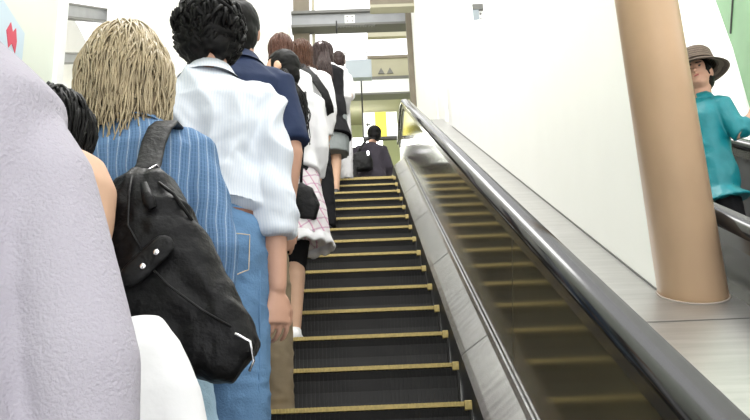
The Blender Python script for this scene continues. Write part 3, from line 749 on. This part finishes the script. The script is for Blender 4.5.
# --- F: long dark hair, white cardigan, pink check skirt
Y,Z = tr(2)
P = person(-.35, Y, Z, 'woman with dark hair and visible ear in white top and pink checked skirt', 1.635, .86, 'skinp', head_yaw=1.35, head_dx=-.035, arms={1:[(.175,-.01,1.12),(.14,.10,.92)]}, legs={1:[(.03,.02,.50),(.02,-.02,.09)],-1:[(-.10,.03,.5),(-.11,0,.09)]}, vox=.008)
k=P.k
trouser(P,'blackcloth','leggings',crop=.22,loose=1.0,thick=.010,vox=.009,disp=.002)
shoes(P,'shoew','white shoe')
b=BM(); loft(b,[(0,0,1.04*k),(0,-.005,.96*k),(.01,-.005,.75*k),(.02,-.005,.575*k)],[(.135*k,.11*k),(.165*k,.13*k),(.19*k,.155*k),(.205*k,.17*k)],40,(0,1,0),2.1)
skt=obj('checked_skirt', fuse(b,.008,3,.010,14,(1.5,1.5,.2),4), M['plaid_pink'], P.root)
b=BM(); n=90; rows=[]
for j,(z,rr) in enumerate(((.60,1.0),(.575,1.03),(.548,1.08),(.535,1.05),(.56,.98))):
    ring=[]
    for i in range(n):
        a=2*PI*i/n; rf=rr+.035*math.sin(a*15)*(j>0); ring.append(b.verts.new((.02+.207*k*rf*math.cos(a), -.005+.172*k*rf*math.sin(a), z*k+.008*math.sin(a*15+1)*(j in (2,3)))))
    rows.append(ring)
for A,B in zip(rows,rows[1:]):
    for i in range(n): b.faces.new((A[i],A[(i+1)%n],B[(i+1)%n],B[i]))
obj('lace_hem', b, M['whitecloth'], skt)
shirt(P,'whitecloth','cardigan',hem=.975,infl=.026,sleeve=1.7,sr=.055,wr=.046,vox=.008,seed=17,hemr=(.15,.12),disp=.010)
hb=cap_hair(P,(.083,.100,.108),seed=18,disp=.004)
lock(hb,[(-.02,-.07,1.60),(.02,-.11,1.50),(.07,-.15,1.40),(.09,-.165,1.27),(.085,-.165,1.15),(.10,-.16,1.06)],k,60,.032,.0055,8)
obj('hair', hb, M['blackhair'], P.root, label='dark hair tucked behind the ear')
b=BM(); ell(b,P.h((-.096,-.004,-.020)),(.011*k,.021*k,.031*k),P.R); ell(b,P.h((-.100,.004,-.036)),(.009*k,.010*k,.012*k),P.R); obj('ear', fuse(b,.004,2), M['skinp'], P.root)
t = empty('handbag', (-.20,.86,.462+.66), 0, 'small black handbag hanging in front of the pink checked skirt', 'bag')
b=BM(); loft(b,[(-.10,0,.13),(-.07,0,.09),(-.045,0,.02),(-.05,0,-.05)],[(.03,.02),(.055,.03),(.06,.032),(.045,.02)],20,(0,1,0),2.6); obj('body', fuse(b,.006,4,.003,14), M['leather'], t)
b=BM(); tube(b,[(-.08,0,.13),(-.07,-.01,.30),(-.045,-.02,.50),(-.05,.01,.66),(-.07,.12,.69)],.008,8); obj('strap', b, M['leather'], t)

# --- H: auburn hair only
Y,Z = tr(6)
P = person(-.515, Y, Z, 'person with auburn hair, only the crown visible above the queue', 1.75, .9, 'skinp', fingers=False, vox=.011)
trouser(P,'blackcloth',vox=.013); shoes(P,'shoeb'); shirt(P,'whitecloth',vox=.012)
hb=cap_hair(P,(.086,.104,.112),seed=19); strands(hb,P.hc+Vector((0,-.01,.015)),(.086,.104,.112),150,.30,51,(.007,.002),.004,20,(PI*.8,2.2*PI),(.05,1.3),.3,(0,0,.17,.13,1.42),.03)
obj('hair', hb, M['redhair'], P.root)

# --- G: brown hair, white shirt, black straps and trousers
Y,Z = tr(8)
P = person(-.385, Y, Z, 'brown-haired person in white shirt with black shoulder strap and black trousers', 1.70, .92, 'skinp', head_dx=-.03, fingers=False, vox=.010, arms={1:[(.20,-.0,1.12),(.17,.05,.88)]}, legs={1:[(.13,.02,.5),(.155,-.03,.09)]})
k=P.k
trouser(P,'blackcloth',vox=.011,loose=1.25); shoes(P,'shoeb')
shirt(P,'whitecloth',hem=.80,infl=.028,sleeve=1.9,vox=.010,seed=20,hemr=(.165,.13))
b=BM(); loft(b,[(-.09,.02,1.48),(-.05,-.08,1.47),(0,-.145,1.39),(.08,-.165,1.29),(.16,-.15,1.16),(.195,-.10,1.06),(.20,.02,1.0)],[(.034,.007)]*7,12,ex=3,side=(1,.2,.6))
obj('shoulder_strap', b, M['nylon'], P.root)
hb=cap_hair(P,(.085,.104,.110),seed=21); strands(hb,P.hc+Vector((0,-.01,.015)),(.088,.106,.112),200,.34,52,(.007,.002),.004,20,(PI*.8,2.2*PI),(.05,1.3),.3,(0,0,.18,.15,1.42),.03)
obj('hair', hb, M['brownhair'], P.root)

# --- I: ponytail, dark vest, grey skirt
Y,Z = tr(12)
P = person(-.245, Y, Z, 'woman with long dark ponytail, black vest and grey skirt near the top', 1.70, .84, 'skinp', head_dx=-.04, fingers=False, vox=.010, arms={1:[(.175,.0,1.12),(.15,.14,.98)]}, legs={1:[(.06,.02,.5),(.045,-.02,.09)]})
k=P.k
shoes(P,'shoeb')
shirt(P,'whitecloth',hem=1.0,infl=.018,sleeve=1.9,vox=.010,seed=22)
b=BM(); loft(b,[(0,0,1.03*k),(0,0,.9*k),(.0,0,.62*k),(0,0,.48*k)],[(.15,.12),(.175,.14),(.19,.15),(.185,.15)],28,(0,1,0),2.2); obj('grey_skirt', fuse(b,.010,3,.008,10,(1.5,1.5,.3)), M['greycloth'], P.root)
shirt(P,'blackcloth','long_vest',hem=.66,infl=.042,nosleeve=True,vox=.010,seed=23,hemr=(.185,.145),neck=1.47)
hb=cap_hair(P,(.090,.106,.110),seed=24)
strands(hb,P.hc+Vector((-.01,-.03,.0)),(.095,.09,.10),170,.44,53,(.010,.004),.010,18,(PI*.9,2.1*PI),(.4,1.5),.1,None,.03,.3)
lock(hb,[(-.02,-.09,1.62),(-.03,-.13,1.52),(-.03,-.18,1.42),(-.035,-.205,1.31),(-.03,-.205,1.20),(-.02,-.2,1.12)],k,110,.062,.008,9,.014)
hp=obj('hair', hb, M['darkbrown'], P.root, label='dark hair tied in a long ponytail')
b=BM(); ell(b,P.hc+Vector((-.02,-.115,.045)),(.03,.015,.02)); obj('hair_tie', b, M['plaid_pink'], hp)

# --- J: behind her, white sleeve and bare forearm
Y,Z = tr(14)
P = person(-.185, Y, Z, 'dark-haired person in white shirt just beyond the woman with the ponytail', 1.58, .84, 'skin', head_dx=.04, fingers=False, vox=.010, arms={1:[(.165,.0,1.15),(.165,-.12,1.10)]})
trouser(P,'whitecloth',vox=.012,loose=1.3); shoes(P,'shoeb'); shirt(P,'whitecloth',hem=.85,sleeve=1.2,vox=.011,seed=25)
obj('hair', cap_hair(P,seed=26), M['darkbrown'], P.root)

# --- K: dark jacket with shoulder bag on the landing
P = person(.20, 8.45, ZF, 'person in dark jacket with shoulder bag walking away on the upper landing', 1.70, 1.05, 'skin', vox=.010, fingers=False, head_dx=.07, arms={1:[(.25,-.0,1.13),(.22,.16,1.0)],-1:[(-.25,0,1.13),(-.22,.12,.98)]})
trouser(P,'blackcloth',vox=.012); shoes(P,'shoeb'); shirt(P,'jacket','jacket',hem=.82,infl=.035,sleeve=1.95,sr=.068,wr=.055,vox=.010,seed=27,hemr=(.20,.15),disp=.010)
obj('hair', cap_hair(P,(.100,.110,.104),seed=28,disp=.006,dscale=18,nape=-.08), M['blackhair'], P.root)
t = empty('shoulder_bag', (.08,8.22,ZF+1.10), 0, 'glossy black bag hanging on the back of the dark-jacketed person at the top', 'bag')
b=BM(); loft(b,[(0,0,.13),(0,0,.09),(0,-.01,0),(0,0,-.11),(0,0,-.13)],[(.07,.03),(.12,.05),(.15,.06),(.15,.055),(.12,.04)],22,(0,1,0),3); bb=obj('body', fuse(b,.008,4,.005,10), M['leather'], t)
b=BM(); box(b,(.075,-.062,.06),(.10,-.05,.12)); obj('buckle', b, M['chrome'], bb, False)
b=BM(); loft(b,[(-.05,0,.12),(.0,-.01,.2),(.05,.0,.28),(.12,.06,.36),(.20,.16,.405),(.24,.24,.38)],[(.018,.005)]*6,8,(0,1,0),3); obj('strap', b, M['nylon'], t)
t = empty('suitcase', (-.08,7.5,ZF), 0, 'small black case standing on the landing left of the dark-jacketed person', 'suitcase')
b=BM(); bevel_box(b,(-.09,-.1,.03),(.09,.1,.70),.03); obj('body', b, M['nylon'], t)
b=BM(); tube(b,[(-.05,0,.70),(-.05,0,.78),(.05,0,.78),(.05,0,.70)],.008,8); obj('handle', b, M['nylon'], t)
for x in (-.06,.06):
    b=BM(); loft(b,[(x-.012,0,.025),(x+.012,0,.025)],[.025,.025],16,(0,1,0)); obj('wheel', b, M['black'], t)

# --- L: woman in teal with hat on the neighbouring escalator
LR=PI-.95
def wl(x,y,z,k=1.50/1.75):
    v=Matrix.Rotation(-LR,3,'Z')@Vector((x-1.80,y-.85,z)); return tuple(v/k)
P = person(1.80, .85, .402, 'older woman in teal blouse and brown woven hat riding the neighbouring escalator', 1.47, .74, 'skin', rz=LR, head_dx=-.03, head_yaw=.35, head_tilt=.08, vox=.006, arms={-1:[wl(1.925,.72,1.0),wl(1.99,.74,1.10)],1:[(.19,.02,1.13),(.16,.12,.95)]},
 legs={1:[(.09,.02,.5),(.095,-.02,.09)]})
k=P.k
trouser(P,'blackcloth','dark_trousers',vox=.010,loose=1.15,top=.93,thick=.008); shoes(P,'shoeb')
shirt(P,'teal','blouse',hem=.80,infl=.020,sleeve=1.8,sr=.052,wr=.042,vox=.007,seed=30,hemr=(.185,.15),disp=.010)
collar_part(P,'teal')
for s in (-1,1):
    b=BM(); ell(b,P.h((s*.030,.083,.010)),(.011*k,.006*k,.006*k)); obj('eye', b, M['eye'], P.root)
    b=BM(); limb(b,[P.h((s*.016,.090,.032)),P.h((s*.046,.082,.032))],[.004*k,.003*k],8); obj('eyebrow', b, M['eye'], P.root)
b=BM(); ell(b,P.h((0,.094,-.052)),(.020*k,.006*k,.005*k)); obj('lips', b, M['lip'], P.root)
obj('hair', cap_hair(P,(.082,.10,.10),seed=31,nape=-.09,front=.055), M['blackhair'], P.root)
b=BM(); n=56; rows=[]
for z,r,r2 in ((.150,.045,0),(.146,.075,0),(.128,.089,0),(.085,.096,0),(.048,.101,0),(.040,.106,0),(.026,.135,.3),(.006,.165,1),(.002,.168,1),(.0,.165,1),(.018,.135,.3),(.030,.10,0)):
    rows.append([b.verts.new(P.h((math.cos(2*PI*i/n)*r*1.12, -.008+math.sin(2*PI*i/n)*r*1.2, z*1.05+.008+.008*math.sin(4*PI*i/n)*r2))) for i in range(n)])
for A,B in zip(rows,rows[1:]):
    for i in range(n): b.faces.new((A[i],A[(i+1)%n],B[(i+1)%n],B[i]))
b.faces.new(rows[0]); bmesh.ops.recalc_face_normals(b,faces=b.faces[:])
hat = obj('hat', b, M['straw'], P.root, label='brown woven hat')
b=BM(); pts=[P.h((math.cos(2*PI*i/40)*.113,-.008+math.sin(2*PI*i/40)*.113*1.1,.064+.002)) for i in range(41)]; tube(b,pts,.005,6); obj('hat_band', b, M['straw'], hat)

# ------------------------------------------------------------------ area lights
L = bpy.data.lights.new('overhead_fill_light','AREA'); L.shape='RECTANGLE'; L.size=1.4; L.size_y=7; L.energy=180; L.color=(1,.99,.96)
o = bpy.data.objects.new('overhead_fill_light', L); C.objects.link(o); o.location=(0,1,7.6); o.rotation_euler=(math.radians(18),0,0)  # added fill to whiten the walls; no lamp fixture hangs here
L = bpy.data.lights.new('hall_light','AREA'); L.shape='RECTANGLE'; L.size=1.6; L.size_y=2.5; L.energy=30; L.color=(.98,1,.90)
o = bpy.data.objects.new('hall_light', L); C.objects.link(o); o.location=(.1,12.2,6.2); 

# ------------------------------------------------------------------ world and camera
w = bpy.data.worlds.new('world'); bpy.context.scene.world = w; w.use_nodes = True
bg = w.node_tree.nodes['Background']; bg.inputs[0].default_value = (1,1,1,1); bg.inputs[1].default_value = 1.25
cam = bpy.data.cameras.new('camera'); co = bpy.data.objects.new('camera', cam); C.objects.link(co)
cam.sensor_width = 36; cam.lens = 982.56/750*36; cam.clip_start = .05
pi_, ya, ro = .3574, .019, -.0441
F = Vector((math.sin(ya)*math.cos(pi_), math.cos(ya)*math.cos(pi_), math.sin(pi_)))
R_ = Vector((math.cos(ya),-math.sin(ya),0)); U_ = R_.cross(F)
R2 = R_*math.cos(ro)+U_*math.sin(ro); U2 = U_*math.cos(ro)-R_*math.sin(ro)
mw = Matrix((R2,U2,-F)).transposed().to_4x4(); mw.translation = (0,-3.7297,-.6061); co.matrix_world = mw
s = bpy.context.scene; s.camera = co
s.view_settings.view_transform='Standard'; s.view_settings.look='None'; s.view_settings.gamma=1; s.view_settings.exposure=1.15
s.cycles.max_bounces = 8
